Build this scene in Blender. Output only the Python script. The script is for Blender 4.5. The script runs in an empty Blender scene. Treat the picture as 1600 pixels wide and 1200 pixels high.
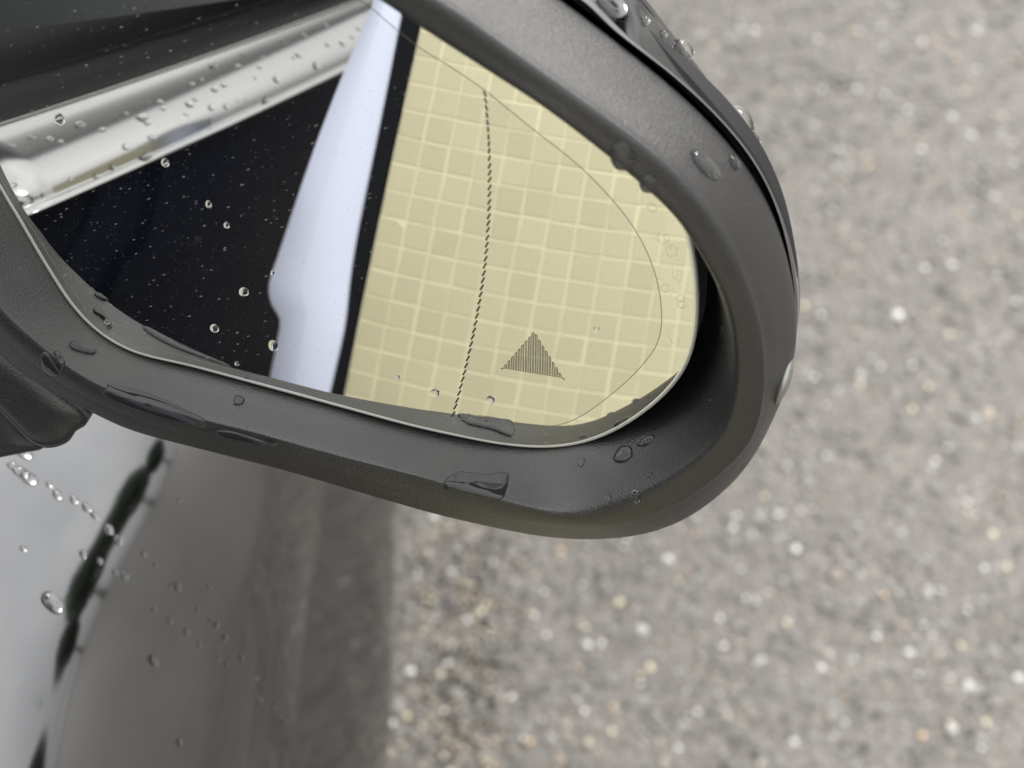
import bpy, math, random
import numpy as np
from mathutils import Vector, Matrix
from mathutils.bvhtree import BVHTree
random.seed(7); rng = np.random.default_rng(7)
C = bpy.context.scene.collection
sc = bpy.context.scene

# ---------------------------------------------------------------- camera
FPX, PITCH, HCAM = 2550.0, math.radians(50), 1.35
CAM = Vector((0, 0, HCAM))
FW = Vector((0, math.cos(PITCH), -math.sin(PITCH)))
RT = Vector((1, 0, 0)); UP = RT.cross(FW)
cam = bpy.data.cameras.new('camera'); co = bpy.data.objects.new('camera', cam); C.objects.link(co)
co.location = CAM; co.rotation_euler = (math.pi/2 - PITCH, 0, 0)
cam.sensor_width = 36; cam.lens = 36*FPX/1600; cam.clip_start = 0.02; cam.clip_end = 3000
cam.dof.use_dof = True; cam.dof.focus_distance = 0.452
cam.dof.aperture_fstop = (cam.lens/1000)/0.0049
sc.camera = co
# ---------------------------------------------------------------- sky, sun, exposure
w = bpy.data.worlds.new('World'); sc.world = w; w.use_nodes = True
nt = w.node_tree; nt.nodes.clear()
SUN_EL, SUN_ROT = math.radians(39), math.radians(48)
sk = nt.nodes.new('ShaderNodeTexSky'); sk.sky_type = 'NISHITA'; sk.sun_disc = False
sk.sun_elevation = SUN_EL; sk.sun_rotation = SUN_ROT; sk.dust_density = 6; sk.air_density = 1.0; sk.ozone_density = 2
hs = nt.nodes.new('ShaderNodeHueSaturation'); hs.inputs['Saturation'].default_value = 0.22
# overcast: clouds even the clear sky out into broad grey-white patches, everywhere over the dome
tc = nt.nodes.new('ShaderNodeTexCoord')
nz = nt.nodes.new('ShaderNodeTexNoise'); nz.inputs['Scale'].default_value = 1.7; nz.inputs['Detail'].default_value = 5
nt.links.new(tc.outputs['Generated'], nz.inputs['Vector'])
rp = nt.nodes.new('ShaderNodeValToRGB')
rp.color_ramp.elements[0].position = .3; rp.color_ramp.elements[0].color = (11.3, 11.3, 11.4, 1)
rp.color_ramp.elements[1].position = .7; rp.color_ramp.elements[1].color = (19.6, 19.4, 19.2, 1)
nt.links.new(nz.outputs['Fac'], rp.inputs['Fac'])
# an overcast dome is brighter towards the zenith
sx = nt.nodes.new('ShaderNodeSeparateXYZ'); nt.links.new(tc.outputs['Generated'], sx.inputs[0])
ma = nt.nodes.new('ShaderNodeMath'); ma.operation = 'MULTIPLY_ADD'; ma.use_clamp = False; ma.inputs[1].default_value = 1.5; ma.inputs[2].default_value = .76
cl = nt.nodes.new('ShaderNodeMath'); cl.operation = 'MAXIMUM'; cl.inputs[1].default_value = 0; nt.links.new(sx.outputs['Z'], cl.inputs[0]); nt.links.new(cl.outputs[0], ma.inputs[0])
gm = nt.nodes.new('ShaderNodeMixRGB'); gm.blend_type = 'MULTIPLY'; gm.inputs[0].default_value = 1
mx = nt.nodes.new('ShaderNodeMixRGB'); mx.inputs['Fac'].default_value = .85
bg = nt.nodes.new('ShaderNodeBackground'); bg.inputs['Strength'].default_value = 0.094
wo = nt.nodes.new('ShaderNodeOutputWorld')
nt.links.new(sk.outputs[0], hs.inputs['Color']); nt.links.new(hs.outputs[0], mx.inputs['Color1'])
nt.links.new(rp.outputs[0], gm.inputs[1]); nt.links.new(ma.outputs[0], gm.inputs[2]); nt.links.new(gm.outputs[0], mx.inputs['Color2']); nt.links.new(mx.outputs[0], bg.inputs['Color']); nt.links.new(bg.outputs[0], wo.inputs['Surface'])
sl = bpy.data.lights.new('sun', 'SUN'); sl.energy = 2.2; sl.angle = math.radians(18); sl.color = (1, .97, .92)
so = bpy.data.objects.new('sun', sl); C.objects.link(so)
so.rotation_euler = (math.radians(90)-SUN_EL, 0, math.pi - SUN_ROT)
sc.view_settings.view_transform = 'Standard'; sc.view_settings.look = 'None'
sc.view_settings.exposure = 0.0; sc.view_settings.gamma = 1; sc.view_settings.use_curve_mapping = False
sc.render.engine = 'CYCLES'
try:
    sc.cycles.caustics_reflective = True; sc.cycles.max_bounces = 10; sc.cycles.glossy_bounces = 6; sc.cycles.transmission_bounces = 8
except Exception: pass

# ---------------------------------------------------------------- helpers
def ray(px, py):
    v = FW + RT*((px-800)/FPX) - UP*((py-600)/FPX)
    return v.normalized()
NH = Vector((-.15, -.97, .2)).normalized()
P0 = CAM + ray(480, 330)*0.42
RM = 0.9; SPH = P0 - NH*RM          # centre of curvature of the convex glass
def onplane(px, py, off=0.0):
    d = ray(px, py); t = (P0 + NH*off - CAM).dot(NH)/d.dot(NH); return CAM + d*t
def onglass(px, py):
    d = ray(px, py); o = CAM - SPH; b = o.dot(d); c = o.dot(o) - RM*RM
    t = -b - math.sqrt(b*b - c); P = CAM + d*t
    return P, (P-SPH).normalized(), d
def seen_in_mirror(px, py, Q, qn):     # where the line of sight, turned by the convex glass, meets a plane of the street side
    P, m, d = onglass(px, py); r = d - m*(2*d.dot(m)); s = (Q-P).dot(qn)/r.dot(qn); return P + r*s
def catmull(pts, n, closed=True):
    pts = [Vector(p) for p in pts]; N = len(pts); out = []
    segs = N if closed else N-1
    for i in range(segs):
        if closed: a, b, c, d = pts[(i-1) % N], pts[i], pts[(i+1) % N], pts[(i+2) % N]
        else: a, b, c, d = pts[max(i-1, 0)], pts[i], pts[i+1], pts[min(i+2, N-1)]
        for k in range(n):
            t = k/n
            out.append(.5*((2*b) + (c-a)*t + (2*a-5*b+4*c-d)*t*t + (3*b-a-3*c+d)*t**3))
    if not closed: out.append(pts[-1])
    return out
CX, CY, NST = 520.0, 310.0, 260
def by_angle(pts):                       # closed outline -> radius at NST even angles about one centre
    cv = catmull([(x, y, 0) for x, y in pts], 10)
    a = np.array([math.atan2(p.y-CY, p.x-CX) for p in cv]); r = np.array([math.hypot(p.x-CX, p.y-CY) for p in cv])
    o = np.argsort(a); a = a[o]; r = r[o]
    a = np.concatenate([a-2*math.pi, a, a+2*math.pi]); r = np.concatenate([r]*3)
    th = np.linspace(-math.pi, math.pi, NST, endpoint=False)
    rr = np.interp(th, a, r)
    k = np.array([1, 2, 3, 2, 1.])/9
    rr = np.convolve(np.concatenate([rr[-2:], rr, rr[:2]]), k, 'valid')
    return [(CX+q*math.cos(t), CY+q*math.sin(t)) for t, q in zip(th, rr)]
THS = np.linspace(-math.pi, math.pi, NST, endpoint=False)
def angf(table):                          # value by compass angle in degrees (0 right, 90 down, 180 left, -90 up)
    A = [t[0] for t in table]; V = [t[1] for t in table]
    A2 = [a-360 for a in A]+A+[a+360 for a in A]; V2 = V*3
    o = np.argsort(A2); A2 = np.array(A2)[o]; V2 = np.array(V2)[o]
    return np.interp(np.degrees(THS), A2, V2)
def mesh_obj(name, verts, faces, mat, parent=None, smooth=True, origin=None):
    me = bpy.data.meshes.new(name)
    if origin is not None: verts = [Vector(v)-Vector(origin) for v in verts]
    me.from_pydata([tuple(v) for v in verts], [], faces)
    if smooth: me.shade_smooth()
    me.update()
    o = bpy.data.objects.new(name, me); C.objects.link(o)
    for m in (mat if isinstance(mat, (list, tuple)) else [mat]): me.materials.append(m)
    if origin is not None: o.location = origin
    if parent: attach(o, parent)
    return o
def world_loc(o):
    l = Vector(o.location)
    return l if not o.parent else Vector(o['_w'])
def attach(o, parent):
    wl = Vector(o.location); pw = Vector(parent.get('_w', parent.location))
    o.parent = parent; o.location = wl - pw; o['_w'] = tuple(wl)
def thing(name, label, cat, loc, group=None):
    o = bpy.data.objects.new(name, None); C.objects.link(o); o.location = loc; o['_w'] = tuple(loc)
    o['label'] = label; o['category'] = cat
    if group: o['group'] = group
    return o
def tag(o, label, cat, group=None):
    o['label'] = label; o['category'] = cat
    if group: o['group'] = group
    return o
def loft(rings, closed=True, sub=4):      # rings: list of equal-length point lists; smooth spline across them
    n = len(rings[0]); S = [catmull([r[i] for r in rings], sub, closed=False) for i in range(n)]
    m = len(S[0]); verts = [S[i][j] for j in range(m) for i in range(n)]
    faces = []
    for j in range(m-1):
        for i in range(n if closed else n-1):
            k = (i+1) % n
            faces.append((j*n+i, j*n+k, (j+1)*n+k, (j+1)*n+i))
    return verts, faces
def tube(name, pts, rad, mat, parent=None, closed=True, seg=8, normals=None, flat=1.0):
    n = len(pts); verts = []; faces = []
    for i, p in enumerate(pts):
        a = pts[(i-1) % n] if closed or i > 0 else p; b = pts[(i+1) % n] if closed or i < n-1 else p
        t = (b-a).normalized(); nn = (normals[i] if normals else NH); s = t.cross(nn).normalized(); nn = s.cross(t).normalized()
        for k in range(seg):
            q = 2*math.pi*k/seg; verts.append(p + s*(rad*math.cos(q)) + nn*(rad*flat*math.sin(q)))
    for i in range(n if closed else n-1):
        j = (i+1) % n
        for k in range(seg):
            l = (k+1) % seg; faces.append((i*seg+k, i*seg+l, j*seg+l, j*seg+k))
    return mesh_obj(name, verts, faces, mat, parent)

# ---------------------------------------------------------------- materials
def mat(name, base=(.5, .5, .5), rough=.5, metal=0, **k):
    m = bpy.data.materials.new(name); m.use_nodes = True
    b = m.node_tree.nodes['Principled BSDF']
    b.inputs['Base Color'].default_value = (*base, 1); b.inputs['Roughness'].default_value = rough; b.inputs['Metallic'].default_value = metal
    for n_, v in k.items():
        b.inputs[n_.replace('_', ' ')].default_value = v
    return m
def N(m, t): return m.node_tree.nodes.new(t)
def Lk(m, a, b): m.node_tree.links.new(a, b)
def bsdf(m): return m.node_tree.nodes['Principled BSDF']
def noise(m, scale, detail=3, rough=.5, coord='Object', mapping=None):
    t = N(m, 'ShaderNodeTexCoord'); n = N(m, 'ShaderNodeTexNoise'); n.inputs['Scale'].default_value = scale; n.inputs['Detail'].default_value = detail; n.inputs['Roughness'].default_value = rough
    src = t.outputs[coord]
    if mapping:
        mp = N(m, 'ShaderNodeMapping'); mp.inputs['Scale'].default_value = mapping[0]; mp.inputs['Rotation'].default_value = mapping[1]
        Lk(m, src, mp.inputs[0]); src = mp.outputs[0]
    Lk(m, src, n.inputs['Vector']); return n
def ramp(m, src, p0, c0, p1, c1):
    r = N(m, 'ShaderNodeValToRGB'); r.color_ramp.elements[0].position = p0; r.color_ramp.elements[0].color = (*c0, 1)
    r.color_ramp.elements[1].position = p1; r.color_ramp.elements[1].color = (*c1, 1); Lk(m, src, r.inputs['Fac']); return r
def bump(m, src, dist, strength=1.0):
    b = N(m, 'ShaderNodeBump'); b.inputs['Distance'].default_value = dist; b.inputs['Strength'].default_value = strength
    Lk(m, src, b.inputs['Height']); Lk(m, b.outputs[0], bsdf(m).inputs['Normal']); return b

M = {}
# grained black plastic of the surround
m = M['plastic'] = mat('grained_black_plastic', (.014, .014, .015), .33, IOR=1.66)
n1 = noise(m, 2000, 2, .6); n2 = noise(m, 60, 4)
bump(m, n1.outputs['Fac'], .00034, .65)
r = ramp(m, n2.outputs['Fac'], .3, (.29,)*3, .75, (.38,)*3); Lk(m, r.outputs[0], bsdf(m).inputs['Roughness'])
r = ramp(m, noise(m, 25, 5).outputs['Fac'], .3, (.005, .005, .0055), .7, (.011, .011, .011)); Lk(m, r.outputs[0], bsdf(m).inputs['Base Color'])
M['plastic_dark'] = mat('matt_black_plastic', (.012, .012, .013), .6)
M['paint_gloss'] = mat('gloss_black_paint', (.012, .012, .014), .06, IOR=1.6)
# dark metallic car paint
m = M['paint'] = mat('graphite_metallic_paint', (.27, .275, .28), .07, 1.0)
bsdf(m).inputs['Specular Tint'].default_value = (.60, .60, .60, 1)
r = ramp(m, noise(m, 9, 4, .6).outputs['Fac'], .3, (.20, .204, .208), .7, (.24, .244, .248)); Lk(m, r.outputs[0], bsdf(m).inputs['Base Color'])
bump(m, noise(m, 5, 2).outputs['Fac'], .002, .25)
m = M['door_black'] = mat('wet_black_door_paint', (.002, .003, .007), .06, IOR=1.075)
M['seal'] = mat('rubber_seal', (.008, .009, .010), .6, IOR=1.3)
M['window'] = mat('side_window_glass', (.004, .006, .006), .03, IOR=1.2)
m = M['chrome'] = mat('brushed_bright_trim', (.31, .315, .315), .17, 1.0)
M['bezel'] = mat('glass_edge', (.80, .81, .77), .22, .6)
M['seam'] = mat('seam_line', (.13, .125, .09), .5)
M['mark'] = mat('etched_marking', (.035, .032, .02), .5)
def mirror_mat(name, tint):
    m = mat(name, tint, .012, 1.0)
    # fine dried dust: short pale streaks and specks lying on the glass
    tc = N(m, 'ShaderNodeTexCoord')
    m0 = N(m, 'ShaderNodeMapping'); m0.inputs['Rotation'].default_value = (0, math.radians(28), 0); Lk(m, tc.outputs['Object'], m0.inputs[0])
    mp = N(m, 'ShaderNodeMapping'); mp.inputs['Scale'].default_value = (260, 700, 900); Lk(m, m0.outputs[0], mp.inputs[0])
    v = N(m, 'ShaderNodeTexVoronoi'); v.inputs['Scale'].default_value = 1; Lk(m, mp.outputs[0], v.inputs['Vector'])
    a = ramp(m, v.outputs['Distance'], .07, (1,)*3, .18, (0,)*3)
    sel = ramp(m, noise(m, 700, 1).outputs['Fac'], .47, (0,)*3, .60, (1,)*3)
    mul = N(m, 'ShaderNodeMath'); mul.operation = 'MULTIPLY'; Lk(m, a.outputs[0], mul.inputs[0]); Lk(m, sel.outputs[0], mul.inputs[1])
    v2 = N(m, 'ShaderNodeTexVoronoi'); v2.inputs['Scale'].default_value = 900; Lk(m, tc.outputs['Object'], v2.inputs['Vector'])
    b = ramp(m, v2.outputs['Distance'], .045, (1,)*3, .09, (0,)*3)
    ad = N(m, 'ShaderNodeMath'); ad.operation = 'MAXIMUM'; Lk(m, mul.outputs[0], ad.inputs[0]); Lk(m, b.outputs[0], ad.inputs[1])
    # some broader smudges
    sm = ramp(m, noise(m, 95, 3, .6).outputs['Fac'], .69, (0,)*3, .80, (.10,)*3)
    ad2 = N(m, 'ShaderNodeMath'); ad2.operation = 'ADD'; Lk(m, ad.outputs[0], ad2.inputs[0]); Lk(m, sm.outputs[0], ad2.inputs[1])
    sc_ = N(m, 'ShaderNodeMath'); sc_.operation = 'MULTIPLY_ADD'; sc_.inputs[1].default_value = .42; sc_.inputs[2].default_value = .003; Lk(m, ad2.outputs[0], sc_.inputs[0])
    d = N(m, 'ShaderNodeBsdfDiffuse'); d.inputs['Color'].default_value = (.45, .46, .46, 1)
    mx = N(m, 'ShaderNodeMixShader'); out = m.node_tree.nodes['Material Output']
    Lk(m, sc_.outputs[0], mx.inputs[0]); Lk(m, bsdf(m).outputs[0], mx.inputs[1]); Lk(m, d.outputs[0], mx.inputs[2]); Lk(m, mx.outputs[0], out.inputs[0])
    return m
M['mirror'] = mirror_mat('mirror_coating', (.90, .90, .875))
M['mirror_border'] = mirror_mat('mirror_border_coating', (.95, .96, .93))
M['water'] = mat('water', (1, 1, 1), 0.0, IOR=1.333, Transmission_Weight=1.0)
M['lens'] = mat('clear_indicator_lens', (.25, .25, .24), .15, .6)
M['white_metal'] = mat('pale_lilac_powder_coat', (.43, .46, .57), .9, IOR=1.2)
M['black_rubber'] = mat('black_edge_rubber', (.006, .0065, .008), .9, IOR=1.15)
M['grout'] = mat('cream_grout', (.455, .425, .285), .8)
m = M['tile'] = mat('beige_mosaic_glaze', (.70, .63, .38), .55)
oi = N(m, 'ShaderNodeObjectInfo'); r = ramp(m, oi.outputs['Random'], 0, (.322, .302, .197), 1, (.352, .328, .214)); Lk(m, r.outputs[0], bsdf(m).inputs['Base Color'])

# ---------------------------------------------------------------- ground
def add_ground():
    m = mat('asphalt', (.16, .15, .14), .38)
    fine = noise(m, 420, 4, .7); mid = noise(m, 90, 5, .65); big = noise(m, 4, 4)
    v = N(m, 'ShaderNodeTexVoronoi'); v.inputs['Scale'].default_value = 240; v.feature = 'F1'
    t = N(m, 'ShaderNodeTexCoord'); Lk(m, t.outputs['Object'], v.inputs['Vector'])
    sep = N(m, 'ShaderNodeSeparateColor'); Lk(m, v.outputs['Color'], sep.inputs[0])
    r1 = ramp(m, sep.outputs[0], .1, (.130, .120, .107), .95, (.225, .212, .194))
    r2 = ramp(m, fine.outputs['Fac'], .35, (.45,)*3, .65, (1.45,)*3)
    r3 = ramp(m, mid.outputs['Fac'], .35, (.74, .725, .71), .66, (1.20, 1.19, 1.18))
    r4 = ramp(m, big.outputs['Fac'], .3, (.93,)*3, .7, (1.05,)*3)
    cur = r1.outputs[0]
    for q in (r2, r3, r4):
        mm = N(m, 'ShaderNodeMixRGB'); mm.blend_type = 'MULTIPLY'; mm.inputs[0].default_value = 1; Lk(m, cur, mm.inputs[1]); Lk(m, q.outputs[0], mm.inputs[2]); cur = mm.outputs[0]
    Lk(m, cur, bsdf(m).inputs['Base Color'])
    bump(m, mid.outputs['Fac'], .006, .8)
    M['asphalt'] = m
    S = 1200
    # finely divided, slightly uneven patch in view, set in one great sheet that runs to the horizon
    x0, x1, y0, y1, d = -.6, 2.0, .3, 3.4, .02
    xs = [-S, -60, -6, -1.5]+[x0+i*d for i in range(int((x1-x0)/d)+1)]+[4, 60, S]
    ys = [-S, -60, -6, -1.5]+[y0+i*d for i in range(int((y1-y0)/d)+1)]+[8, 60, S]
    verts = [(x, y, (rng.normal(0, .0012) if x0 < x < x1 and y0 < y < y1 else 0)) for y in ys for x in xs]
    nx = len(xs); faces = [(j*nx+i, j*nx+i+1, (j+1)*nx+i+1, (j+1)*nx+i) for j in range(len(ys)-1) for i in range(nx-1)]
    g = mesh_obj('asphalt_road', verts, faces, m); g['kind'] = 'structure'
    # aggregate: rounded stones set in the surface
    sm = mat('aggregate_stone', (.4, .4, .4), .5)
    at = N(sm, 'ShaderNodeAttribute'); at.attribute_name = 'tint'; Lk(sm, at.outputs['Color'], bsdf(sm).inputs['Base Color'])
    def stone_shape(rad):
        # 26-face squashed pebble
        vs = []; fs = []
        k = 7
        for j, (rr, z) in enumerate([(1, -.1), (.92, .32), (.55, .58)]):
            for i in range(k):
                a = 2*math.pi*i/k + j*.3; q = rr*(1+random.uniform(-.16, .16)); vs.append((q*math.cos(a), q*math.sin(a), z))
        vs.append((0, 0, .66))
        for j in range(2):
            for i in range(k): l = (i+1) % k; fs.append((j*k+i, j*k+l, (j+1)*k+l, (j+1)*k+i))
        for i in range(k): fs.append((2*k+i, 2*k+(i+1) % k, 3*k))
        return np.array(vs), fs
    shapes = [stone_shape(1) for _ in range(9)]
    def tint():
        q = random.random()
        if q < .60: b = random.uniform(.12, .20); return (b*1.02, b*.97, b*.90)
        if q < .84: b = random.uniform(.18, .28); return (b*1.02, b*.98, b*.92)
        if q < .91: b = random.uniform(.2, .36); return (b*1.06, b*.95, b*.82)
        if q < .93: b = random.uniform(.2, .3); return (b*1.1, b*.92, b*.78)
        if q < .98: b = random.uniform(.05, .1); return (b, b*.96, b*.9)
        b = random.uniform(.4, .65); return (b, b, b*.97)
    V = []; F = []; T = []; off = 0
    for i in range(26000):
        y = random.uniform(.42, 3.0); hw = .42+.28*y; x = random.uniform(-.34, min(1.9, hw)); 
        sz = (.0022+.0045*random.random()**2.2)
        vs, fs = random.choice(shapes); a = random.uniform(0, 6.28); ca, sa = math.cos(a), math.sin(a); e = random.uniform(.65, 1.0)
        P = vs*np.array([sz, sz*e, sz*random.uniform(.3, .6)]); P = np.stack([P[:, 0]*ca-P[:, 1]*sa+x, P[:, 0]*sa+P[:, 1]*ca+y, P[:, 2]+.0004], 1)
        V.append(P); F += [tuple(q+off for q in f) for f in fs]; T += [tint()]*len(vs); off += len(vs)
    # damp brown grit gathered beside the car
    for i in range(2600):
        y = random.uniform(.5, 1.9); x = random.gauss(-.045, .028); sz = random.uniform(.0012, .0038)
        vs, fs = random.choice(shapes); P = vs*sz*np.array([1, random.uniform(.6, 1), .8])+np.array([x, y, .0008]); b = random.uniform(.02, .07) if random.random() < .7 else random.uniform(.25, .5)
        V.append(P); F += [tuple(q+off for q in f) for f in fs]; T += [(b*1.15, b, b*.75)]*len(vs); off += len(vs)
    st = mesh_obj('aggregate', np.concatenate(V), F, sm, smooth=True); st['kind'] = 'stuff'
    at_ = st.data.color_attributes.new('tint', 'FLOAT_COLOR', 'POINT')
    at_.data.foreach_set('color', np.array([(*t, 1) for t in T], dtype=np.float32).ravel())
    st['label'] = 'small embedded grey and tan aggregate stones of the asphalt'; st['category'] = 'gravel'
    # the palest larger pebbles, each one an object of the road
    pm = {}
    for nm, c in (('pale', (.78, .77, .74)), ('cream', (.70, .64, .44)), ('tan', (.62, .44, .27)), ('grey', (.5, .5, .5))):
        pm[nm] = mat('pebble_'+nm, c, .35)
    spots = [(1402, 493, 17, 'pale'), (1243, 859, 13, 'pale'), (1283, 1043, 10, 'pale'), (1445, 420, 9, 'pale'), (1507, 143, 8, 'cream'), (1355, 263, 7, 'cream'), (1115, 72, 7, 'cream'),
             (967, 942, 13, 'cream'), (752, 956, 10, 'cream'), (700, 1037, 10, 'pale'), (640, 1050, 14, 'pale'), (1015, 1043, 12, 'cream'), (918, 1008, 10, 'pale'), (940, 1006, 8, 'pale'),
             (730, 970, 9, 'pale'), (1215, 805, 8, 'pale'), (1487, 415, 9, 'pale'), (1376, 574, 8, 'pale'), (1344, 586, 8, 'pale'), (1425, 572, 9, 'pale'), (1450, 605, 9, 'cream'), (1272, 590, 8, 'pale'),
             (1543, 650, 9, 'tan'), (1425, 640, 9, 'cream'), (1480, 700, 10, 'grey'), (1461, 722, 8, 'pale'), (1510, 785, 9, 'pale'), (1146, 825, 9, 'pale'), (1250, 800, 7, 'pale'), (1550, 835, 11, 'cream'),
             (1407, 833, 10, 'grey'), (1195, 777, 9, 'cream'), (1573, 887, 10, 'cream'), (875, 862, 9, 'tan'), (957, 1105, 8, 'tan'), (913, 1112, 9, 'pale'), (920, 1160, 10, 'cream'), (1090, 1113, 8, 'pale'),
             (635, 1120, 11, 'cream'), (693, 1182, 8, 'pale'), (614, 1130, 9, 'pale'), (827, 1160, 11, 'tan'), (1060, 908, 8, 'cream'), (975, 855, 7, 'pale'), (850, 925, 7, 'pale'), (1018, 620+200, 7, 'grey'),
             (1300, 330, 7, 'pale'), (1520, 330, 7, 'grey'), (1340, 520, 8, 'cream'), (1260, 520, 8, 'grey'), (1590, 1060, 12, 'pale'), (1500, 1010, 10, 'cream'), (1420, 1020, 11, 'pale'), (1380, 930, 9, 'tan'),
             (1180, 940, 10, 'grey'), (1130, 1010, 9, 'pale'), (1320, 1130, 11, 'grey'), (1440, 1150, 12, 'tan'), (1240, 1160, 10, 'pale'), (800, 1090, 8, 'pale'), (770, 880, 7, 'pale'), (705, 893, 8, 'pale'), (1540, 1130, 10, 'cream'), (1060, 1170, 9, 'pale')]
    for k in range(150):
        spots.append((random.uniform(690, 1600), random.uniform(30, 1195), random.uniform(5, 9), random.choice(['pale', 'pale', 'cream', 'grey', 'tan'])))
    cache = {}
    for px, py, rp_, c in spots:
        d = ray(px, py); t = -HCAM/d.z; p = CAM+d*t; rad = rp_*t/FPX*.62
        key = (c, random.randrange(3))
        if key not in cache:
            vs, fs = shapes[key[1]]; me = bpy.data.meshes.new('pebble'); me.from_pydata([tuple(q*np.array([1, .8, .7])) for q in vs], [], fs); me.shade_smooth(); me.materials.append(pm[c]); cache[key] = me
        o = bpy.data.objects.new('pebble', cache[key]); C.objects.link(o); o.location = (p.x, p.y, .001); o.scale = (rad,)*3; o.rotation_euler = (0, 0, random.uniform(0, 6.28)); attach(o, g)
add_ground()

# ---------------------------------------------------------------- parked car
car = thing('parked_car', 'dark grey parked car with black plastic wing mirror, wet with rain', 'car', (-1.1, .6, 0))

def swept_side(name, prof, y0, y1, ny, matl, wob=0.0, parent=car):
    pf = catmull([(x, 0, z) for x, z in prof], 8, closed=False)
    ys = [y0+(y1-y0)*i/ny for i in range(ny+1)]
    verts = []; faces = []; n = len(pf)
    for y in ys:
        bl = max(0, min(1, (y-.26)/.16)); bl = bl*bl*(3-2*bl)
        for p in pf:
            dx = wob*(math.sin(y*9+p.z*11)*.5+math.sin(y*31+p.z*9)*.30+math.sin(y*57-p.z*17)*.08)
            if wob > .002: dx += .022*bl*max(0, min(1, (p.z-.68)/.12))*max(0, min(1, (1.0-p.z)/.08)) + .0011*math.sin(y*58+p.z*14)*max(0, min(1, (p.z-.7)/.1))
            verts.append(Vector((p.x+dx, y, p.z)))
    for j in range(len(ys)-1):
        for i in range(n-1): faces.append((j*n+i, j*n+i+1, (j+1)*n+i+1, (j+1)*n+i))
    return mesh_obj(name, verts, faces, matl, parent)
# front door below the mirror, with rounded shoulder that catches the sky and a tucked-in lower side
FPROF = [(-.60, 1.02), (-.42, .99), (-.33, .97), (-.27, .945), (-.22, .918), (-.18, .890), (-.15, .860), (-.130, .820), (-.115, .77), (-.100, .70), (-.088, .62), (-.080, .55), (-.076, .49), (-.078, .42), (-.09, .33), (-.11, .24), (-.16, .17), (-.3, .15)]
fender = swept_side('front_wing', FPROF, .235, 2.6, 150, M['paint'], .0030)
DPROF = [(-.243, .985), (-.240, .95), (-.243, .90), (-.252, .83), (-.262, .75), (-.268, .66), (-.262, .58), (-.25, .50), (-.245, .40), (-.25, .28), (-.28, .18), (-.4, .15)]
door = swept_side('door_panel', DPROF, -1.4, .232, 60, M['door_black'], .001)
# belt line seen in the mirror: chrome strip, rubber seal, side window
NB = Vector((1, 0, 0)); XB, XT = -.220, -.258
hitb = lambda x, y, X=None: seen_in_mirror(x, y, Vector((XB if X is None else X, 0, 0)), NB)
bot = [hitb(*p) for p in [(42, 340), (150, 292), (267, 237), (417, 162), (542, 108), (600, 82)]]
top = [hitb(*p, XT) for p in [(0, 208), (90, 175), (167, 150), (333, 87), (500, 25), (583, -2)]]
ybs = [bot[0].y, -1.4]
zb = np.polyfit([p.y for p in bot], [p.z for p in bot], 1); zt = np.polyfit([p.y for p in top], [p.z for p in top], 1)
ZB = lambda y: float(np.polyval(zb, y)); ZT = lambda y: float(np.polyval(zt, y))
print('trim', zb, zt, [p.y for p in bot])
def strip(name, sect, y0, y1, ny, matl):   # sect: list of (u from bottom 0 to top 1, outward x)
    verts = []; faces = []; s = catmull([(u, 0, x) for u, x in sect], 5, closed=False); n = len(s)
    for j in range(ny+1):
        y = y0+(y1-y0)*j/ny
        for p in s: verts.append(Vector((XB+(XT-XB)*p.x+p.z, y, ZB(y)+(ZT(y)-ZB(y))*p.x)))
    for j in range(ny):
        for i in range(n-1): faces.append((j*n+i, (j+1)*n+i, (j+1)*n+i+1, j*n+i+1))
    faces.append(tuple(range(n))); 
    return mesh_obj(name, verts, faces, matl, car)
ye = bot[0].y
trim = strip('window_trim', [(-.02, -.012), (-.01, -.001), (.02, .001), (.07, .001), (.10, .0005), (.3, .0062), (.5, .0085), (.7, .0070), (.9, .0015), (1.0, -.006)], ye, -1.35, 60, M['chrome'])
strip('window_seal', [(1.0, -.012), (1.05, -.004), (1.3, -.002), (1.5, -.006), (1.6, -.004), (1.9, -.005), (2.15, -.012), (2.2, -.02)], ye+.02, -1.4, 30, M['seal'])
strip('lower_seal', [(-.14, -.016), (-.10, -.006), (-.05, -.004), (0.0, -.007), (.02, -.012)], ye+.02, -1.4, 30, M['seal'])
wv = [(-.25, ye+.05, 1.06), (-.25, -1.4, 1.06), (-.50, -1.3, 1.42), (-.50, -.1, 1.42)]
mesh_obj('side_window', wv+[(x-.005, y, z) for x, y, z in wv], [(0, 1, 2, 3), (7, 6, 5, 4), (0, 4, 5, 1), (1, 5, 6, 2), (2, 6, 7, 3), (3, 7, 4, 0)], M['window'], car, smooth=False)

# ---- wing mirror contours (outlines of each ring, unrolled at its own distance from the glass plane)
G = [(600, -75), (700, -15), (800, 50), (900, 125), (980, 195), (1035, 270), (1065, 340), (1080, 400), (1086, 460), (1084, 520), (1068, 575), (1030, 622), (975, 663), (920, 688), (860, 698), (790, 694), (720, 681), (640, 663), (530, 633), (420, 603), (300, 571), (215, 551), (160, 522), (115, 478), (72, 412), (30, 340), (0, 290), (-50, 190), (-80, 90), (-60, -20), (40, -110), (200, -150), (400, -140)]
R1 = [(600, -95), (705, -35), (815, 40), (920, 115), (1010, 195), (1070, 270), (1098, 340), (1112, 400), (1118, 460), (1116, 520), (1098, 580), (1050, 632), (985, 672), (925, 696), (860, 706), (790, 702), (720, 689), (640, 670), (530, 640), (420, 610), (298, 578), (212, 557), (155, 528), (108, 482), (65, 415), (22, 342), (-9, 290), (-60, 190), (-92, 90), (-72, -30), (30, -125), (200, -168), (400, -158)]
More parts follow.
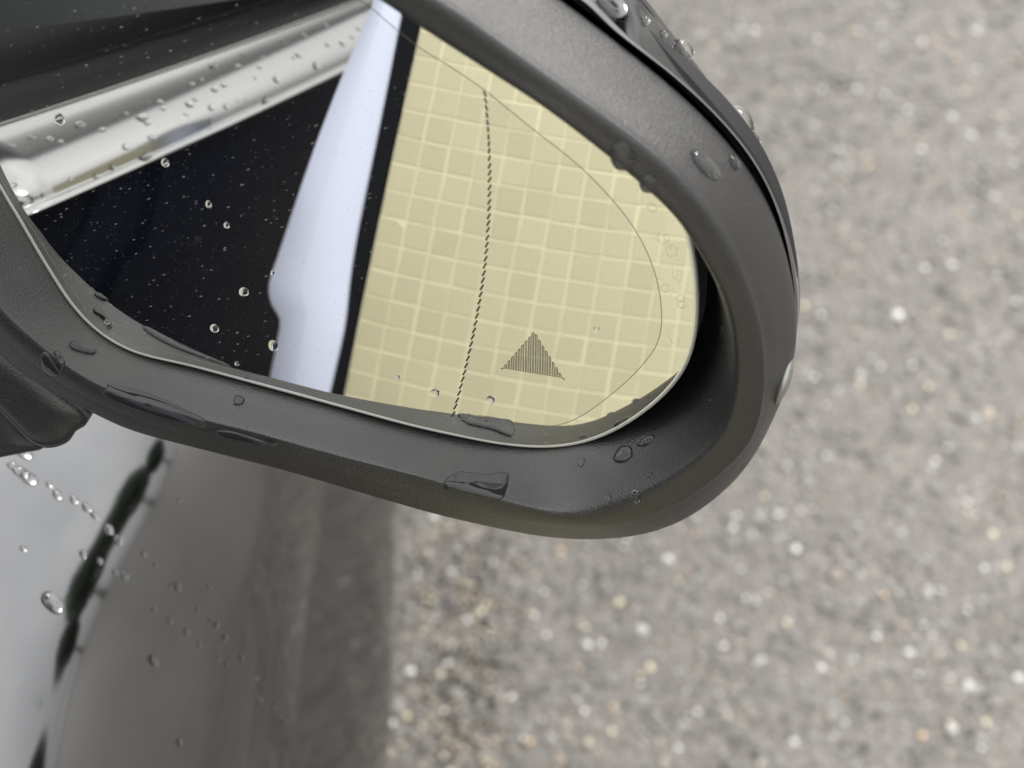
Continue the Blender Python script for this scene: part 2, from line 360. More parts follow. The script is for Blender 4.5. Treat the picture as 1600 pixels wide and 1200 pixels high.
R2 = [(595, 1), (655, 41), (760, 109), (850, 168), (940, 236), (1000, 286), (1058, 340), (1103, 408), (1134, 465), (1149, 527), (1152, 575), (1149, 615), (1138, 662), (1110, 702), (1066, 737), (1009, 772), (944, 800), (900, 807), (854, 801), (750, 773), (667, 750), (583, 729), (500, 708), (400, 680), (292, 653), (208, 627), (137, 594), (83, 558), (42, 524), (0, 486), (-60, 405), (-120, 250), (-140, 100), (-110, -30), (0, -110), (200, -125), (400, -92), (500, -55)]
R3 = [(700, 12), (800, 82), (900, 152), (1000, 225), (1062, 280), (1115, 345), (1155, 420), (1182, 500), (1192, 570), (1188, 640), (1168, 695), (1120, 742), (1060, 784), (985, 815), (920, 824), (850, 819), (750, 797), (660, 774), (500, 730), (400, 703), (292, 675), (208, 649), (130, 615), (75, 580), (30, 545), (-15, 500), (-80, 410), (-140, 250), (-162, 90), (-130, -50), (0, -135), (200, -155), (400, -125), (500, -90), (600, -45)]
R4 = [(700, -95), (800, -42), (872, 3), (950, 62), (1045, 138), (1122, 212), (1172, 275), (1209, 345), (1232, 420), (1243, 490), (1243, 548), (1226, 612), (1197, 678), (1160, 738), (1100, 793), (1040, 825), (980, 839), (920, 842), (850, 838), (750, 819), (660, 797), (458, 738), (333, 706), (208, 673), (142, 643), (83, 613), (30, 580), (-20, 530), (-90, 420), (-160, 250), (-185, 80), (-150, -90), (0, -190), (200, -225), (400, -215), (550, -170)]
a2 = angf([(0, 14), (25, 13), (45, 12), (75, 9.5), (95, 8.8), (120, 8.5), (140, 10.5), (165, 11), (180, 9), (-135, 11), (-90, 12), (-45, 13), (-20, 14)])
a3 = angf([(0, 13.5), (25, 12.6), (45, 11.4), (75, 8.7), (95, 7.9), (120, 7.6), (140, 9.5), (165, 10), (180, 8), (-135, 10), (-90, 12), (-45, 13), (-20, 13.5)])
a4 = angf([(0, -9), (20, -2), (40, 3), (60, 3), (90, 2), (120, 2), (140, 6), (165, 4), (180, -1), (-135, -4), (-90, -10), (-45, -12), (-20, -12)])
def ring(outline, off):
    pts = by_angle(outline); off = off if hasattr(off, '__len__') else [off]*NST
    return [onplane(x, y, o/1000) for (x, y), o in zip(pts, off)]
g_ = ring(G, 0)
r1 = ring(R1, angf([(0, -22), (20, -16), (45, -5), (90, -3), (135, -3), (180, -3), (-135, -5), (-90, -12), (-45, -20), (-20, -22)])); r2 = ring(R2, a2); r3 = ring(R3, a3); r4 = ring(R4, a4)
cen = sum(g_, Vector())/NST
def mixr(a, b, t): return [p.lerp(q, t) for p, q in zip(a, b)]
def bow(a, b, t, amt, axis=NH):
    return [p.lerp(q, t)+axis*amt for p, q in zip(a, b)]
back = [p - NH*.004 for p in [cen.lerp(q, .985) for q in r4]]
back2 = [p - NH*.014 for p in [cen.lerp(q, .93) for q in r4]]
deep = [cen.lerp(p, .97) - NH*.012 for p in r1]
wall1 = bow(r1, r2, .4, .0006); wall2 = bow(r1, r2, .8, .0016)
# outward bow between crest and outer edge makes the rounded front band
def bulge(a, b, t, f):
    out = []
    for p, q in zip(a, b):
        m_ = p.lerp(q, t); o = (m_-cen); o = (o-NH*o.dot(NH)).normalized(); out.append(m_+(NH+o*.4)*f*(p-q).length)
    return out
rings = [deep, r1, wall1, wall2, r2, bow(r2, r3, .5, .0004), r3, [p.lerp(q, .14)+NH*h/1000 for p, q, h in zip(r3, r4, angf([(0, .6), (45, .1), (90, .0), (180, 0), (-135, .8), (-45, 1.0)]))], bulge(r3, r4, .5, .03), r4, back, back2]
v, f = loft(rings, sub=5)
surround = mesh_obj('wing_mirror', v, f, M['plastic'], car)
surround['label'] = 'grained black plastic mirror surround beaded with rainwater'
SUR = BVHTree.FromPolygons(v, f)
# outer painted cap behind a dark shadow gap
gapo = [p - NH*.004 for p in [cen.lerp(q, 1.0) for q in r4]]
C1px = [(700, -112), (800, -62), (905, -8), (966, 48), (1062, 124), (1136, 196), (1186, 262), (1221, 338), (1240, 420), (1246, 490), (1236, 560), (1210, 612), (1180, 675), (1145, 722), (1090, 772), (1030, 802), (980, 815), (920, 820), (850, 815), (660, 775), (458, 718), (333, 690), (208, 655), (142, 625), (30, 565), (-20, 515), (-80, 420), (-150, 250), (-175, 80), (-140, -95), (0, -200), (200, -240), (400, -230), (550, -185)]
C2px = [(700, -170), (850, -110), (945, -55), (1004, 0), (1060, 72), (1094, 114), (1124, 158), (1140, 180), (1167, 214), (1180, 237), (1206, 282), (1227, 335), (1243, 395), (1249, 450), (1248, 500), (1236, 550), (1200, 610), (1160, 672), (1120, 700), (1060, 740), (1000, 770), (920, 780), (850, 780), (660, 745), (458, 690), (333, 660), (208, 620), (142, 600), (30, 540), (-20, 490), (-80, 400), (-150, 230), (-175, 60), (-140, -120), (0, -240), (200, -290), (400, -280), (550, -230)]
c1 = ring(C1px, a4-3.5); c2 = ring(C2px, a4-24)
c1i = [cen.lerp(p, .985)-NH*.002 for p in c1]
c25 = [cen.lerp(p, .985)-NH*.003 for p in c2]; c3 = [cen.lerp(p, .84)-NH*.010 for p in c2]; c4 = [cen.lerp(p, .55)-NH*.03 for p in c2]; c5 = [cen.lerp(p, .1)-NH*.038 for p in c2]
cl = [cen.lerp(p, .97)-NH*.012 for p in c1]
v, f = loft([cl, c1i, c1, bulge(c1, c2, .5, .02), mixr(c1, c2, .88), c2, c25, c3, c4, c5], sub=5)
cap = mesh_obj('mirror_cap', v, f, M['paint'], surround); cap['label'] = 'gloss painted outer shell behind the mirror surround'
CAP = BVHTree.FromPolygons(v, f)
# lining that closes the shadow gap
gi = [cen.lerp(p, .975)-NH*.010 for p in r4]; go = [cen.lerp(p, 1.0)-NH*.012 for p in c1]
v, f = loft([gi, mixr(gi, go, .5), go], sub=2)
mesh_obj('gap_lining', v, f, M['plastic_dark'], surround)
# back plate that makes the cavity behind the glass dark
bp = [cen.lerp(p, .99)-NH*.012 for p in r1]
mesh_obj('back_plate', bp+[cen-NH*.036], [(i, (i+1) % NST, NST) for i in range(NST)], M['plastic_dark'], surround)

# mirror glass: inner field and lighter border, parted by the thin seam
SEAM = [(570, 5), (600, 30), (655, 74), (700, 102), (757, 141), (830, 200), (900, 255), (950, 305), (990, 355), (1018, 410), (1031, 460), (1034, 510), (1024, 545), (985, 590), (935, 632), (890, 660), (850, 667), (790, 665), (706, 652), (620, 635), (530, 617), (420, 592), (300, 560), (225, 540), (175, 515), (135, 480), (95, 428), (48, 352), (15, 295), (-30, 190), (-60, 90), (-40, -10), (50, -80), (200, -100), (400, -65), (500, -25)]
sp = by_angle(SEAM); gp = by_angle(G)
def sph(px, py, off=0.0):
    P, m_, d = onglass(px, py); return P + m_*off
def glass_rings(a, b, n, off=0):
    return [[sph(p[0]+(q[0]-p[0])*t, p[1]+(q[1]-p[1])*t, off) for p, q in zip(a, b)] for t in [i/n for i in range(n+1)]]
def direct_loft(rings):
    n = len(rings[0]); verts = [p for r in rings for p in r]; faces = [(j*n+i, j*n+(i+1) % n, (j+1)*n+(i+1) % n, (j+1)*n+i) for j in range(len(rings)-1) for i in range(n)]
    return verts, faces
def set_sphere_normals(o):
    me = o.data; nl = [((Vector(v.co)-SPH).normalized())[:] for v in me.vertices]
    me.normals_split_custom_set_from_vertices(nl)
cp = [(CX+(x-CX)*.002, CY+(y-CY)*.002) for x, y in sp]
v, f = direct_loft(glass_rings(cp, sp, 60)); f.append(tuple(reversed(range(NST))))
glass = mesh_obj('mirror_glass', v, f, M['mirror'], surround); set_sphere_normals(glass)
glass['label'] = 'convex mirror glass reflecting beige mosaic, a pale post and the car side'
gin = [(CX+(x-CX)*.995, CY+(y-CY)*.995) for x, y in gp]
v, f = direct_loft(glass_rings(sp, gin, 8)); border = mesh_obj('glass_border', v, f, M['mirror_border'], surround); set_sphere_normals(border)
seam_pts = [sph(x, y, .00002) for x, y in sp]; nrm = [(p-SPH).normalized() for p in seam_pts]
tube('glass_seam', seam_pts, .00010, M['seam'], surround, normals=nrm, flat=.3, seg=6)
# ground glass edge with carrier
e0 = [sph(x, y) for x, y in gin]; e1 = [p + (p-cen).normalized()*.0007 + NH*.0000 for p in e0]; e2 = [p + (p-cen).normalized()*.0015 - NH*.0007 for p in e0]; e3 = [p + (p-cen).normalized()*.0014 - NH*.004 for p in e0]; e4 = [p - NH*.006 for p in e0]
v, f = loft([e0, e1, e2, e3, e4], sub=3); mesh_obj('glass_edge', v, f, M['bezel'], surround)
# dashed line of the outer curved zone
def quad_strip(name, paths, width, matl, off=.00004):
    V = []; F = []
    for path in paths:
        P = [sph(x, y, off) for x, y in path]
        b0 = len(V)
        for i, p in enumerate(P):
            a = P[max(i-1, 0)]; b = P[min(i+1, len(P)-1)]; t = (b-a).normalized(); s = t.cross((p-SPH).normalized())*width/2
            V += [p-s, p+s]
        for i in range(len(P)-1): F.append((b0+2*i, b0+2*i+1, b0+2*i+3, b0+2*i+2))
    return mesh_obj(name, V, F, matl, surround, smooth=False)
dl = catmull([(757, 141, 0), (761, 180, 0), (764, 230, 0), (765, 290, 0), (763, 350, 0), (758, 410, 0), (751, 460, 0), (742, 510, 0), (731, 560, 0), (719, 608, 0), (707, 652, 0)], 40, closed=False)
acc = [0]
for a, b in zip(dl, dl[1:]): acc.append(acc[-1]+(b-a).length)
nd = 46; dashes = []
for k in range(nd):
    s = acc[-1]*(k+.5)/nd; j = min(range(len(acc)), key=lambda i: abs(acc[i]-s)); p = dl[j]
    t = k/nd; sl_ = -2.4+4.8*min(1, t*4)
    dashes.append([(p.x+sl_, p.y-4.2), (p.x-sl_, p.y+4.2)])
quad_strip('dashed_line', dashes, .00050, M['mark'])
# warning triangle drawn with one meandering line
L0, L1, AP = (785, 575), (881, 591), (835, 517)
nb = 18; path = []
for k in range(nb+1):
    t = k/nb
    bx, by = L0[0]+(L1[0]-L0[0])*t, L0[1]+(L1[1]-L0[1])*t
    tt = (bx-L0[0])/(AP[0]-L0[0]) if bx < AP[0] else (L1[0]-bx)/(L1[0]-AP[0])
    base_at = L0[1]+(L1[1]-L0[1])*((bx-L0[0])/(L1[0]-L0[0]))
    ty = (L0[1] + (AP[1]-L0[1])*tt) if bx < AP[0] else (L1[1]+(AP[1]-L1[1])*tt)
    h = 1.25
    up = [(bx-h, by), (bx-h-.6, ty+(2.6 if bx < AP[0] else 0)), (bx+h-.6, ty+(0 if bx < AP[0] else 2.6)), (bx+h, by)]
    path += up
quad_strip('warning_triangle', [path], .00024, M['mark'])

# small etched approval marks near the outer edge (worn, barely legible outlines)
def ell(cx, cy, rx, ry, rot=0, n=14, a0=0, a1=6.29):
    c, s = math.cos(rot), math.sin(rot)
    return [(cx+rx*math.cos(t)*c-ry*math.sin(t)*s, cy+rx*math.cos(t)*s+ry*math.sin(t)*c) for t in [a0+(a1-a0)*i/n for i in range(n+1)]]
etch = [ell(1019, 325, 8, 6, .5), [(1030, 364), (1026, 374), (1035, 382), (1046, 376), (1043, 366), (1036, 368), (1040, 376)], [(1048, 384), (1040, 388), (1044, 400), (1056, 400), (1058, 388), (1050, 382), (1046, 392)],
        [(1050, 414), (1052, 434), (1065, 439), (1065, 424), (1058, 421), (1059, 434)], ell(1039, 450, 6, 6), ell(1064, 466, 6, 5), ell(1065, 476, 6, 5), [(1043, 520), (1050, 536), (1062, 528), (1060, 540)]]
quad_strip('approval_marks', etch, .00012, mat('etching', (.62, .60, .45), .4, .3))

# mirror foot and its base on the door
def prism(name, outline, off0, off1, matl, parent, shrink=.9):
    cx = sum(p[0] for p in outline)/len(outline); cy = sum(p[1] for p in outline)/len(outline)
    cv = catmull([(x, y, 0) for x, y in outline], 6); A = [onplane(p.x, p.y, off0) for p in cv]; c = sum(A, Vector())/len(A)
    ringsp = [[c.lerp(p, .01)+NH*.004 for p in A], [c.lerp(p, .6)+NH*.004 for p in A], [c.lerp(p, .93)+NH*.002 for p in A], A, [p-NH*(off0-off1)*.4 for p in A], [c.lerp(p, shrink)-NH*(off0-off1) for p in A]]
    v, f = loft(ringsp, sub=3); return mesh_obj(name, v, f, matl, parent)
prism('mirror_foot', [(-160, 430), (-40, 500), (40, 560), (100, 610), (139, 640), (140, 655), (124, 666), (112, 682), (90, 691), (66, 690), (45, 676), (10, 640), (-40, 600), (-160, 560)], -.002, -.07, M['plastic'], surround)
prism('foot_gasket', [(-160, 560), (-40, 590), (5, 630), (45, 676), (72, 692), (40, 700), (0, 708), (-60, 722), (-160, 740)], -.012, -.08, M['plastic_dark'], surround)
# clear side indicator lens peeping out behind the surround
pA = onplane(1243, 548, -.004); pB = onplane(1219, 634, .004)
ax = (pB-pA); Lz = ax.length/2; axn = ax.normalized(); outw = (RT*.96-UP*.25); outw = (outw-axn*outw.dot(axn)).normalized(); dd = axn.cross(outw)
vs = []; fs = []; nu, nv = 24, 12
for i in range(nu+1):
    t = -1+2*i/nu; rr = max(0.0, 1-t*t)**.75
    for k in range(nv):
        q = 2*math.pi*k/nv; vs.append((pA+pB)/2+axn*Lz*t+outw*(.0017*rr*math.cos(q)*(1+.25*(k % 2)))-outw*.0012+dd*(.004*rr*math.sin(q)))
for i in range(nu):
    for k in range(nv): l = (k+1) % nv; fs.append((i*nv+k, i*nv+l, (i+1)*nv+l, (i+1)*nv+k))
mesh_obj('indicator_lens', vs, fs, M['lens'], surround)

# ---------------------------------------------------------------- what stands behind the mirror and shows in it
QC = Vector((-.10, .02, .9)); QN = Vector((.05, .90, .42)).normalized()
hq = lambda x, y: seen_in_mirror(x, y, QC, QN)
ya, yb_ = hq(537, 620), hq(658, 37)
AV = (yb_-ya).normalized(); AU = QN.cross(AV).normalized()
if (hq(1000, 300)-hq(600, 300)).dot(AU) < 0: AU = -AU
def uv(p): d = p-ya; return d.dot(AU), d.dot(AV)
us = [uv(hq(*p)) for p in [(537, 620), (658, 37), (1085, 460), (860, 700), (1060, 330), (700, 0)]]
print('uv', [(round(a, 3), round(b, 3)) for a, b in us])
a_, b_ = hq(640, 330), hq(682, 340); cellw = abs(uv(b_)[0]-uv(a_)[0]); a_, b_ = hq(640, 310), hq(633, 352); cellh = abs(uv(b_)[1]-uv(a_)[1])
cellw *= 1.0; cellh *= 1.0
print('cell', cellw, cellh)
ug = max(u for u, _ in us)+.02; vlo = min(v_ for _, v_ in us)-.03; vhi = max(v_ for _, v_ in us)+.03
board = thing('mosaic_board', 'beige mosaic board with cream joints and black edge, reflected in the glass', 'tiled board', ya)
def box_uv(name, u0, u1, v0, v1, d0, d1, matl, parent, bev=0):
    P = lambda u, v_, d: ya+AU*u+AV*v_+QN*d
    vs = [P(u0, v0, d0), P(u1, v0, d0), P(u1, v1, d0), P(u0, v1, d0), P(u0+bev, v0+bev, d1), P(u1-bev, v0+bev, d1), P(u1-bev, v1-bev, d1), P(u0+bev, v1-bev, d1)]
    return mesh_obj(name, vs, [(3, 2, 1, 0), (4, 5, 6, 7), (0, 1, 5, 4), (1, 2, 6, 5), (2, 3, 7, 6), (3, 0, 4, 7)], matl, parent, smooth=False)
vground = -(ya.z)/AV.z
box_uv('backing', 0, ug, vground+.02, vhi, -.02, -.0012, M['grout'], board)
nuT = int(ug/cellw); nvT = int((vhi-vlo)/cellh)
print('tiles', nuT*nvT)
joint = .06
t0 = None; tm = None
for i in range(nuT):
    for j in range(nvT):
        u0 = i*cellw + cellw*(joint/2); v0 = vlo+j*cellh+cellh*joint/2
        org = ya+AU*(u0)+AV*(v0)+QN*(-.0012)
        if tm is None:
            w_, h_ = cellw*(1-joint), cellh*(1-joint); bv = .0006
            vs = [Vector(), AU*w_, AU*w_+AV*h_, AV*h_]; vt = [AU*bv+AV*bv+QN*.0003, AU*(w_-bv)+AV*bv+QN*.0003, AU*(w_-bv)+AV*(h_-bv)+QN*.0003, AU*bv+AV*(h_-bv)+QN*.0003]
            tm = bpy.data.meshes.new('tile'); tm.from_pydata([tuple(q) for q in vs+vt], [], [(4, 5, 6, 7), (0, 1, 5, 4), (1, 2, 6, 5), (2, 3, 7, 6), (3, 0, 4, 7)]); tm.materials.append(M['tile'])
        o = bpy.data.objects.new('tile', tm); C.objects.link(o); o.location = org+AU*random.gauss(0, .00018)+AV*random.gauss(0, .00018)
        o.rotation_euler = (random.gauss(0, .006), random.gauss(0, .006), random.gauss(0, .006)); attach(o, board)
# black rubber edge
lav_r = [(629, 21), (610, 118), (592, 208), (558, 375), (542, 496), (517, 613)]
wl = np.mean([-uv(hq(*p))[0] for p in lav_r]); print('rubber w', [round(-uv(hq(*p))[0], 4) for p in lav_r])
box_uv('rubber_edge', -wl*1.25, -.0008, vground+.02, vhi, -.01, .001, M['black_rubber'], board, .0004)
# pale post in front of the rubber edge
lo = [(600, -60), (586, 0), (570, 42), (540, 112), (500, 215), (470, 300), (440, 390), (426, 430), (422, 455), (428, 480), (440, 500), (433, 545), (424, 590), (415, 640), (405, 700)]
ro = [(637, -60), (632, 0), (627, 30), (610, 118), (592, 208), (575, 290), (558, 375), (548, 440), (542, 496), (536, 530), (528, 565), (517, 613), (505, 665)]
post = thing('pale_post', 'pale lilac creased metal post reflected in the mirror glass beside a black edge', 'post', (hq(500, 640).x, hq(500, 640).y, 0))
def side_curve(pts, depth):
    L = [hq(*p)+QN*depth for p in pts]; return L
L_ = catmull(side_curve(lo, .004), 5, closed=False); R_ = catmull(side_curve(ro, .004), 5, closed=False)
def resamp(P, n):
    acc = [0]
    for a, b in zip(P, P[1:]): acc.append(acc[-1]+(b-a).length)
    out = []
    for k in range(n):
        s = acc[-1]*k/(n-1); j = max(0, min(len(acc)-2, next((i for i in range(len(acc)-1) if acc[i+1] >= s), len(acc)-2))); t = (s-acc[j])/max(1e-9, acc[j+1]-acc[j]); out.append(P[j].lerp(P[j+1], t))
    return out
n_ = 70; L_ = resamp(L_, n_); R_ = resamp(R_, n_)
dn = -AV*.8
L_.append(L_[-1]+dn*.9); R_.append(R_[-1]+dn*.9)
rows = []
for a, b in zip(L_, R_):
    rows.append([a-QN*.02, a-QN*.001, a.lerp(b, .02), a.lerp(b, .42)+QN*.003, a.lerp(b, .45)+QN*.0032, a.lerp(b, .97)+QN*.001, b-QN*.001, b-QN*.02])
V = [p for r in rows for p in r]; nn = 8; F = [(j*nn+i, j*nn+i+1, (j+1)*nn+i+1, (j+1)*nn+i) for j in range(len(rows)-1) for i in range(nn-1)]
po = mesh_obj('face', V, F, M['white_metal'], post)

# low trees across the road that the paint reflects along its horizon
def add_tree(x, y, h, s):
    t = thing('street_tree', 'leafy dark green street tree across the road', 'tree', (x, y, 0), 'trees across the road')
    tm_ = M.setdefault('bark', mat('bark', (.08, .06, .045), .9)); lm = M.setdefault('leaf', mat('leaf', (.05, .075, .035), .7))
    r_ = random.Random(s)
    vs = []; fs = []
    for j in range(6):
        z = h*.55*j/5; rr = .22*(1-j/8)
        for k in range(8): q = k*math.pi/4; vs.append((x+rr*math.cos(q), y+rr*math.sin(q), z))
    for j in range(5):
        for k in range(8): fs.append((j*8+k, j*8+(k+1) % 8, (j+1)*8+(k+1) % 8, (j+1)*8+k))
    mesh_obj('trunk', vs, fs, tm_, t)
    vs = []; fs = []
    for k in range(1400):
        c = Vector((r_.gauss(0, 1), r_.gauss(0, 1), r_.gauss(0, .8))); c = c.normalized()*(r_.random()**.4); c = Vector((x+c.x*h*.34, y+c.y*h*.34, h*.66+c.z*h*.34))
        a = Vector((r_.uniform(-1, 1), r_.uniform(-1, 1), r_.uniform(-1, 1))).normalized()*.28; b = a.orthogonal().normalized()*.24
        i0 = len(vs); vs += [c-a, c+b, c+a, c-b]; fs.append((i0, i0+1, i0+2, i0+3))
    mesh_obj('crown', vs, fs, lm, t, smooth=False)
for i, (x, y, h) in enumerate([(26, 2, 6), (24, 7, 7), (27, 12, 5.5), (23, 16, 7.5), (26, 21, 6), (24, 26, 8), (28, 32, 6.5), (24, 38, 7), (27, 45, 8), (25, -4, 7)]): add_tree(x, y, h, i)

# ---------------------------------------------------------------- rainwater
DOOR = BVHTree.FromPolygons([v.co+Vector(fender['_w'])-Vector(fender['_w']) for v in fender.data.vertices], [tuple(p.vertices) for p in fender.data.polygons])
GLS = None
def dome_mesh(name, seed, sharp=1.0):
    r_ = random.Random(seed); vs = []; fs = []; k = 18; ph = [r_.uniform(0, 6.28) for _ in range(3)]; am = [r_.uniform(0, .10), r_.uniform(0, .07), r_.uniform(0, .05)]
    prof = [(1.0, -.12), (1.0, .02), (.97, .16), (.87, .34), (.68, .50), (.40, .60), (.14, .635)]
    for rr, z in prof:
        for i in range(k):
            a = 2*math.pi*i/k; q = rr*(1+sum(am[j]*math.sin((j+2)*a+ph[j]) for j in range(3))*rr); vs.append((q*math.cos(a), q*math.sin(a), z))
    vs.append((0, 0, .64)); n = len(prof)
    for j in range(n-1):
        for i in range(k): l = (i+1) % k; fs.append((j*k+i, j*k+l, (j+1)*k+l, (j+1)*k+i))
    for i in range(k): fs.append(((n-1)*k+i, (n-1)*k+(i+1) % k, n*k))
    fs.append(tuple(reversed(range(k))))
    me = bpy.data.meshes.new(name); me.from_pydata(vs, [], fs); me.shade_smooth(); me.materials.append(M['water']); return me
DM = [dome_mesh('water_drop', s) for s in range(6)]
def put_drop(p, nrm, rad, label, group, elong=1.0, ang=0.0, flat=1.0, updir=None):
    o = bpy.data.objects.new('water_drop', random.choice(DM)); C.objects.link(o)
    z = nrm.normalized(); x = (updir or Vector((0, 0, -1))); x = (x-z*x.dot(z)).normalized(); y = z.cross(x)
    rot = Matrix((x, y, z)).transposed().to_4x4() @ Matrix.Rotation(ang, 4, 'Z')
    o.matrix_world = Matrix.Translation(p) @ rot @ Matrix.Diagonal((rad*elong, rad, rad*flat, 1))
    o.location = p
    tag(o, label, 'water drop', group); return o
def cast(bvh, px, py):
    h = bvh.ray_cast(CAM, ray(px, py)); 
    if h[0] is None: return None
    n = h[1]; n = -n if n.dot(ray(px, py)) > 0 else n
    return h[0], n, (h[0]-CAM).dot(FW)
# on the glass
gl = [(680, 614, 7, 'round water drop low on the mirror glass, left of the dashed line'), (766, 625, 7, 'round water drop low on the mirror glass, right of the dashed line'), (621, 589, 4, 'tiny water drop on the mosaic reflection beside the black edge'),
      (932, 514, 4.5, 'tiny clear drop on the glass right of the warning triangle'), (427, 540, 8, 'largest drop on the glass at the foot of the pale post reflection'), (381, 456, 7, 'drop on the dark glass left of the pale post, upper of two'),
      (335, 513, 6.5, 'drop on the dark glass, lower left of a larger one'), (326, 319, 5, 'small drop high on the dark reflection'), (354, 352, 4.5, 'small drop just below another high on the dark reflection'),
      (426, 427, 3.5, 'tiny drop on the left edge of the pale post reflection'), (167, 503, 4, 'tiny drop in the lower left corner of the glass'), (370, 568, 3.5, 'tiny drop near the lower glass seam'), (258, 254, 6, 'drop on the glass below the chrome trim reflection'), (93, 186, 8, 'dark rimmed drop on the glass over the chrome trim reflection')]
for x, y, r_, lb in gl:
    P, m_, d = onglass(x, y); put_drop(P, m_, r_*(P-CAM).length/FPX*1.05, lb, 'water drops on the mirror glass', 1.15, flat=.95)
# on the surround
sr = [(972, 244, 22, 1.3, 'hanging drop on the upper lip of the surround, upper of two'), (1013, 287, 17, 1.1, 'hanging drop on the upper lip of the surround, lower of two'), (1103, 258, 22, 1.7, 'large crescent drop on the bright upper surround'),
      (1148, 254, 14, 1.2, 'drop beside the shadow gap right of a large crescent drop'), (1034, 251, 4, 1, 'tiny drop on the dark band of the surround'), (1130, 520, 12, 1.4, 'dark drop on the inner right wall of the surround'),
      (1165, 731, 14, 1.4, 'drop hanging from the lower right of the surround'), (1009, 688, 12, 1.6, 'drop on the inner wall, right of a larger smear'), (970, 712, 13, 1.1, 'dark drop in the lower right inner corner'),
      (950, 780, 7, 1.1, 'small drop on the lower inner wall, left of a pair'), (993, 776, 9, 1.5, 'small drop on the lower inner wall, right of a pair'), (1015, 741, 5, 1.2, 'tiny drop above a pair on the lower inner wall'), (1107, 626, 4.5, 1.2, 'tiny drop high on the right inner wall'),
      (848, 840, 7, 1.5, 'drop clinging under the lowest edge of the surround'), (908, 722, 7, 1.2, 'small flat drop under the glass corner')]
for x, y, r_, el, lb in sr:
    h = cast(SUR, x, y)
    if h: put_drop(h[0], h[1], r_*h[2]/FPX*.9, lb, 'water drops on the mirror surround', el, flat=.7, updir=Vector((.2, 0, -1)))
# on the gloss cap
cpd = [(1074, 74, 13, 1.6, 'pointed drop on the outer shell of the mirror'), (1068, 84, 6, 1, 'small drop under a pointed drop on the outer shell'), (1008, 33, 8, 1, 'round drop high on the outer shell'), (1036, 54, 6, 1.1, 'small oval drop between two larger ones on the outer shell'),
       (955, 6, 18, 1.8, 'large drop at the top of the outer shell'), (1156, 190, 24, 1.3, 'big drop bulging from the edge of the outer shell'), (1173, 222, 15, 1.2, 'drop below the big one on the shell edge')]
for x, y, r_, el, lb in cpd:
    for k in range(9):                      # settle inwards until the shell is met
        h = cast(CAP, x-2.5*k, y+2*k); hs = cast(SUR, x-2.5*k, y+2*k)
        if h and hs is None: break
    if h: put_drop(h[0], h[1], r_*h[2]/FPX*1.1, lb, 'water drops on the mirror shell', el, flat=1.3)
# on the dark car side
dd_ = [(38, 708, 9), (20, 728, 7), (33, 738, 9), (45, 747, 10), (77, 757, 5), (90, 773, 7), (116, 781, 6), (136, 793, 7), (148, 805, 6), (169, 827, 8), (184, 843, 8), (130, 866, 6), (156, 877, 5), (180, 895, 5), (195, 901, 6), (82, 941, 14), (37, 857, 5), (225, 866, 5), (243, 884, 4),
       (267, 915, 4), (278, 917, 7), (241, 952, 5), (266, 970, 6), (292, 988, 6), (311, 1007, 5), (309, 953, 5), (328, 970, 4), (338, 976, 6), (351, 996, 6), (377, 1028, 6), (355, 1038, 5), (401, 1055, 6), (409, 1072, 5), (408, 1096, 5), (443, 1128, 6), (450, 1158, 5), (240, 1032, 9), (280, 1160, 7), (327, 917, 4), (280, 783, 4), (400, 1084, 4), (429, 1102, 4), (341, 1026, 4)]
for x, y, r_ in dd_:
    h = cast(DOOR, x, y)
    if h:
        if r_ >= 9: lb = {38: 'drop on the car side touching the underside of the mirror foot', 33: 'upper drop of a merged smear below the mirror foot', 45: 'dark rimmed lower drop of the smear below the mirror foot', 82: 'largest lone crescent drop on the pale shiny car side', 240: 'lone elongated drop on the dark lower car side'}[x]
        elif x < 230: lb = 'small water bead in the broken run across the pale shiny car side'
        else: lb = 'small water bead on the dark lower car side'
        o = put_drop(h[0], h[1], r_*h[2]/FPX*1.05, lb, 'water beads on the car side', 1.25 if r_ < 9 else 1.5, flat=.8)
# on the chrome strip (seen in the mirror)
TRIM = BVHTree.FromPolygons([v.co for v in trim.data.vertices], [tuple(p.vertices) for p in trim.data.polygons])
tp = [(125, 195, 9), (50, 215, 6), (78, 218, 7), (95, 222, 5), (160, 203, 6), (222, 184, 10), (230, 192, 6), (198, 178, 4), (250, 160, 7), (255, 170, 5), (296, 163, 8), (305, 155, 5), (300, 132, 6), (333, 103, 9), (315, 125, 5), (335, 140, 7), (350, 133, 6), (330, 168, 7), (353, 166, 6), (330, 190, 6), (415, 157, 10), (432, 124, 8), (466, 86, 7), (458, 90, 4), (494, 103, 9), (512, 70, 6), (535, 68, 7), (560, 45, 5), (550, 58, 5), (405, 105, 5), (372, 104, 7), (399, 122, 4), (410, 90, 4), (235, 215, 5), (240, 215, 5), (227, 245, 12), (197, 229, 7), (175, 260, 6), (176, 262, 5), (150, 275, 6), (20, 290, 6), (440, 63, 5), (475, 55, 5), (510, 40, 5), (380, 85, 5), (288, 178, 3), (293, 180, 3), (372, 157, 3), (385, 156, 3), (20, 228, 5), (110, 280, 4)]
for x, y, r_ in tp:
    P, m_, d = onglass(x, y); rr = d - m_*(2*d.dot(m_)); h = TRIM.ray_cast(P+rr*.01, rr)
    if h[0] is None: continue
    n = h[1] if h[1].dot(rr) < 0 else -h[1]
    dist = (P-CAM).length + (h[0]-P).length*1.45
    put_drop(h[0], n, r_*dist/FPX*.85, 'raindrop on the bright window trim, seen in the mirror glass', 'raindrops on the bright window trim', 1.9, flat=.7, updir=Vector((0, 1, -.25)))
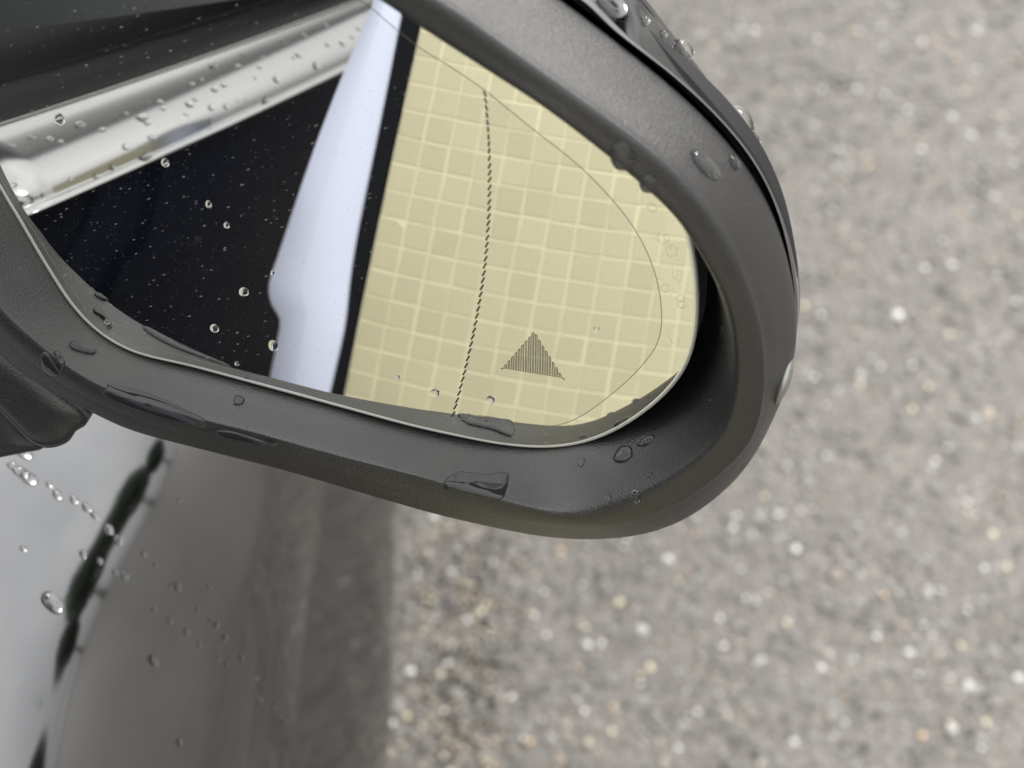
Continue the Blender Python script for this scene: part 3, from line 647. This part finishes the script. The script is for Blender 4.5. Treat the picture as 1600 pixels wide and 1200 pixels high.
# thin films of water lying on the grained plastic
def film(outline, label, hgt=.0008, res=2.0):
    poly = [(p.x, p.y) for p in catmull([(x, y, 0) for x, y in outline], 5)]
    cx = sum(p[0] for p in poly)/len(poly); cy = sum(p[1] for p in poly)/len(poly); V = []; F = []; n = len(poly)
    r_ = random.Random(int(cx*7+cy)); jit = [1+r_.uniform(-.015, .015) for _ in poly]
    for t, z in [(1.0, -.00004), (.985, .35), (.95, .62), (.85, .85), (.65, .97), (.35, 1.0), (.05, 1.0)]:
        for (x, y), q in zip(poly, jit):
            u = 1-(1-t)*1.0; u = u*(q if t > .8 else 1)
            h = cast(SUR, cx+(x-cx)*u, cy+(y-cy)*u)
            if h is None: return
            V.append(h[0]+h[1]*(z*hgt if z > 0 else z))
    for j in range(6):
        for i in range(n): l = (i+1) % n; F.append((j*n+i, j*n+l, (j+1)*n+l, (j+1)*n+i))
    if not V: return
    c = sum(V, Vector())/len(V)
    o = mesh_obj('water_film', V, F, M['film'], origin=c); tag(o, label, 'water', 'films of rainwater on the mirror surround')
m = M['film'] = mat('wet_film', (.016, .017, .018), .03, IOR=1.45)
film([(166, 607), (172, 600), (200, 606), (250, 622), (290, 640), (320, 655), (318, 668), (290, 660), (240, 648), (200, 635), (172, 622), (160, 614)], 'long thin water film on the lower left of the surround')
film([(338, 672), (360, 672), (390, 680), (420, 690), (436, 692), (425, 697), (390, 690), (345, 680)], 'short streak of water on the lower rim, right of a longer film')
film([(698, 748), (715, 738), (735, 739), (760, 742), (790, 738), (795, 748), (786, 778), (770, 781), (735, 774), (698, 765), (694, 758)], 'broad puddle of water with ragged top edge on the lower rim')
film([(64, 555), (72, 549), (84, 562), (96, 583), (84, 588), (70, 580)], 'left half of a forked water patch on the inner left rim')
film([(84, 552), (90, 549), (101, 564), (100, 574), (94, 582), (92, 566)], 'right half of a forked water patch on the inner left rim')
film([(108, 540), (116, 532), (130, 545), (150, 548), (146, 554), (128, 551), (118, 548)], 'small winged water patch beside the glass corner')
0 and film([(190, 574), (200, 568), (240, 578), (275, 590), (255, 594), (225, 598), (205, 590)], 'dark wet patch under the lower left glass edge')
0 and film([(676, 690), (693, 694), (692, 705), (672, 703)], 'small square wet patch under the lower glass edge')
film([(368, 618), (382, 622), (378, 632), (366, 632)], 'tiny square wet patch under the glass left of centre')
film([(960, 715), (968, 700), (985, 698), (988, 712), (975, 722), (962, 722)], 'ragged wet patch in the lower right inner corner', .0008)
print('objects', len(bpy.data.objects))
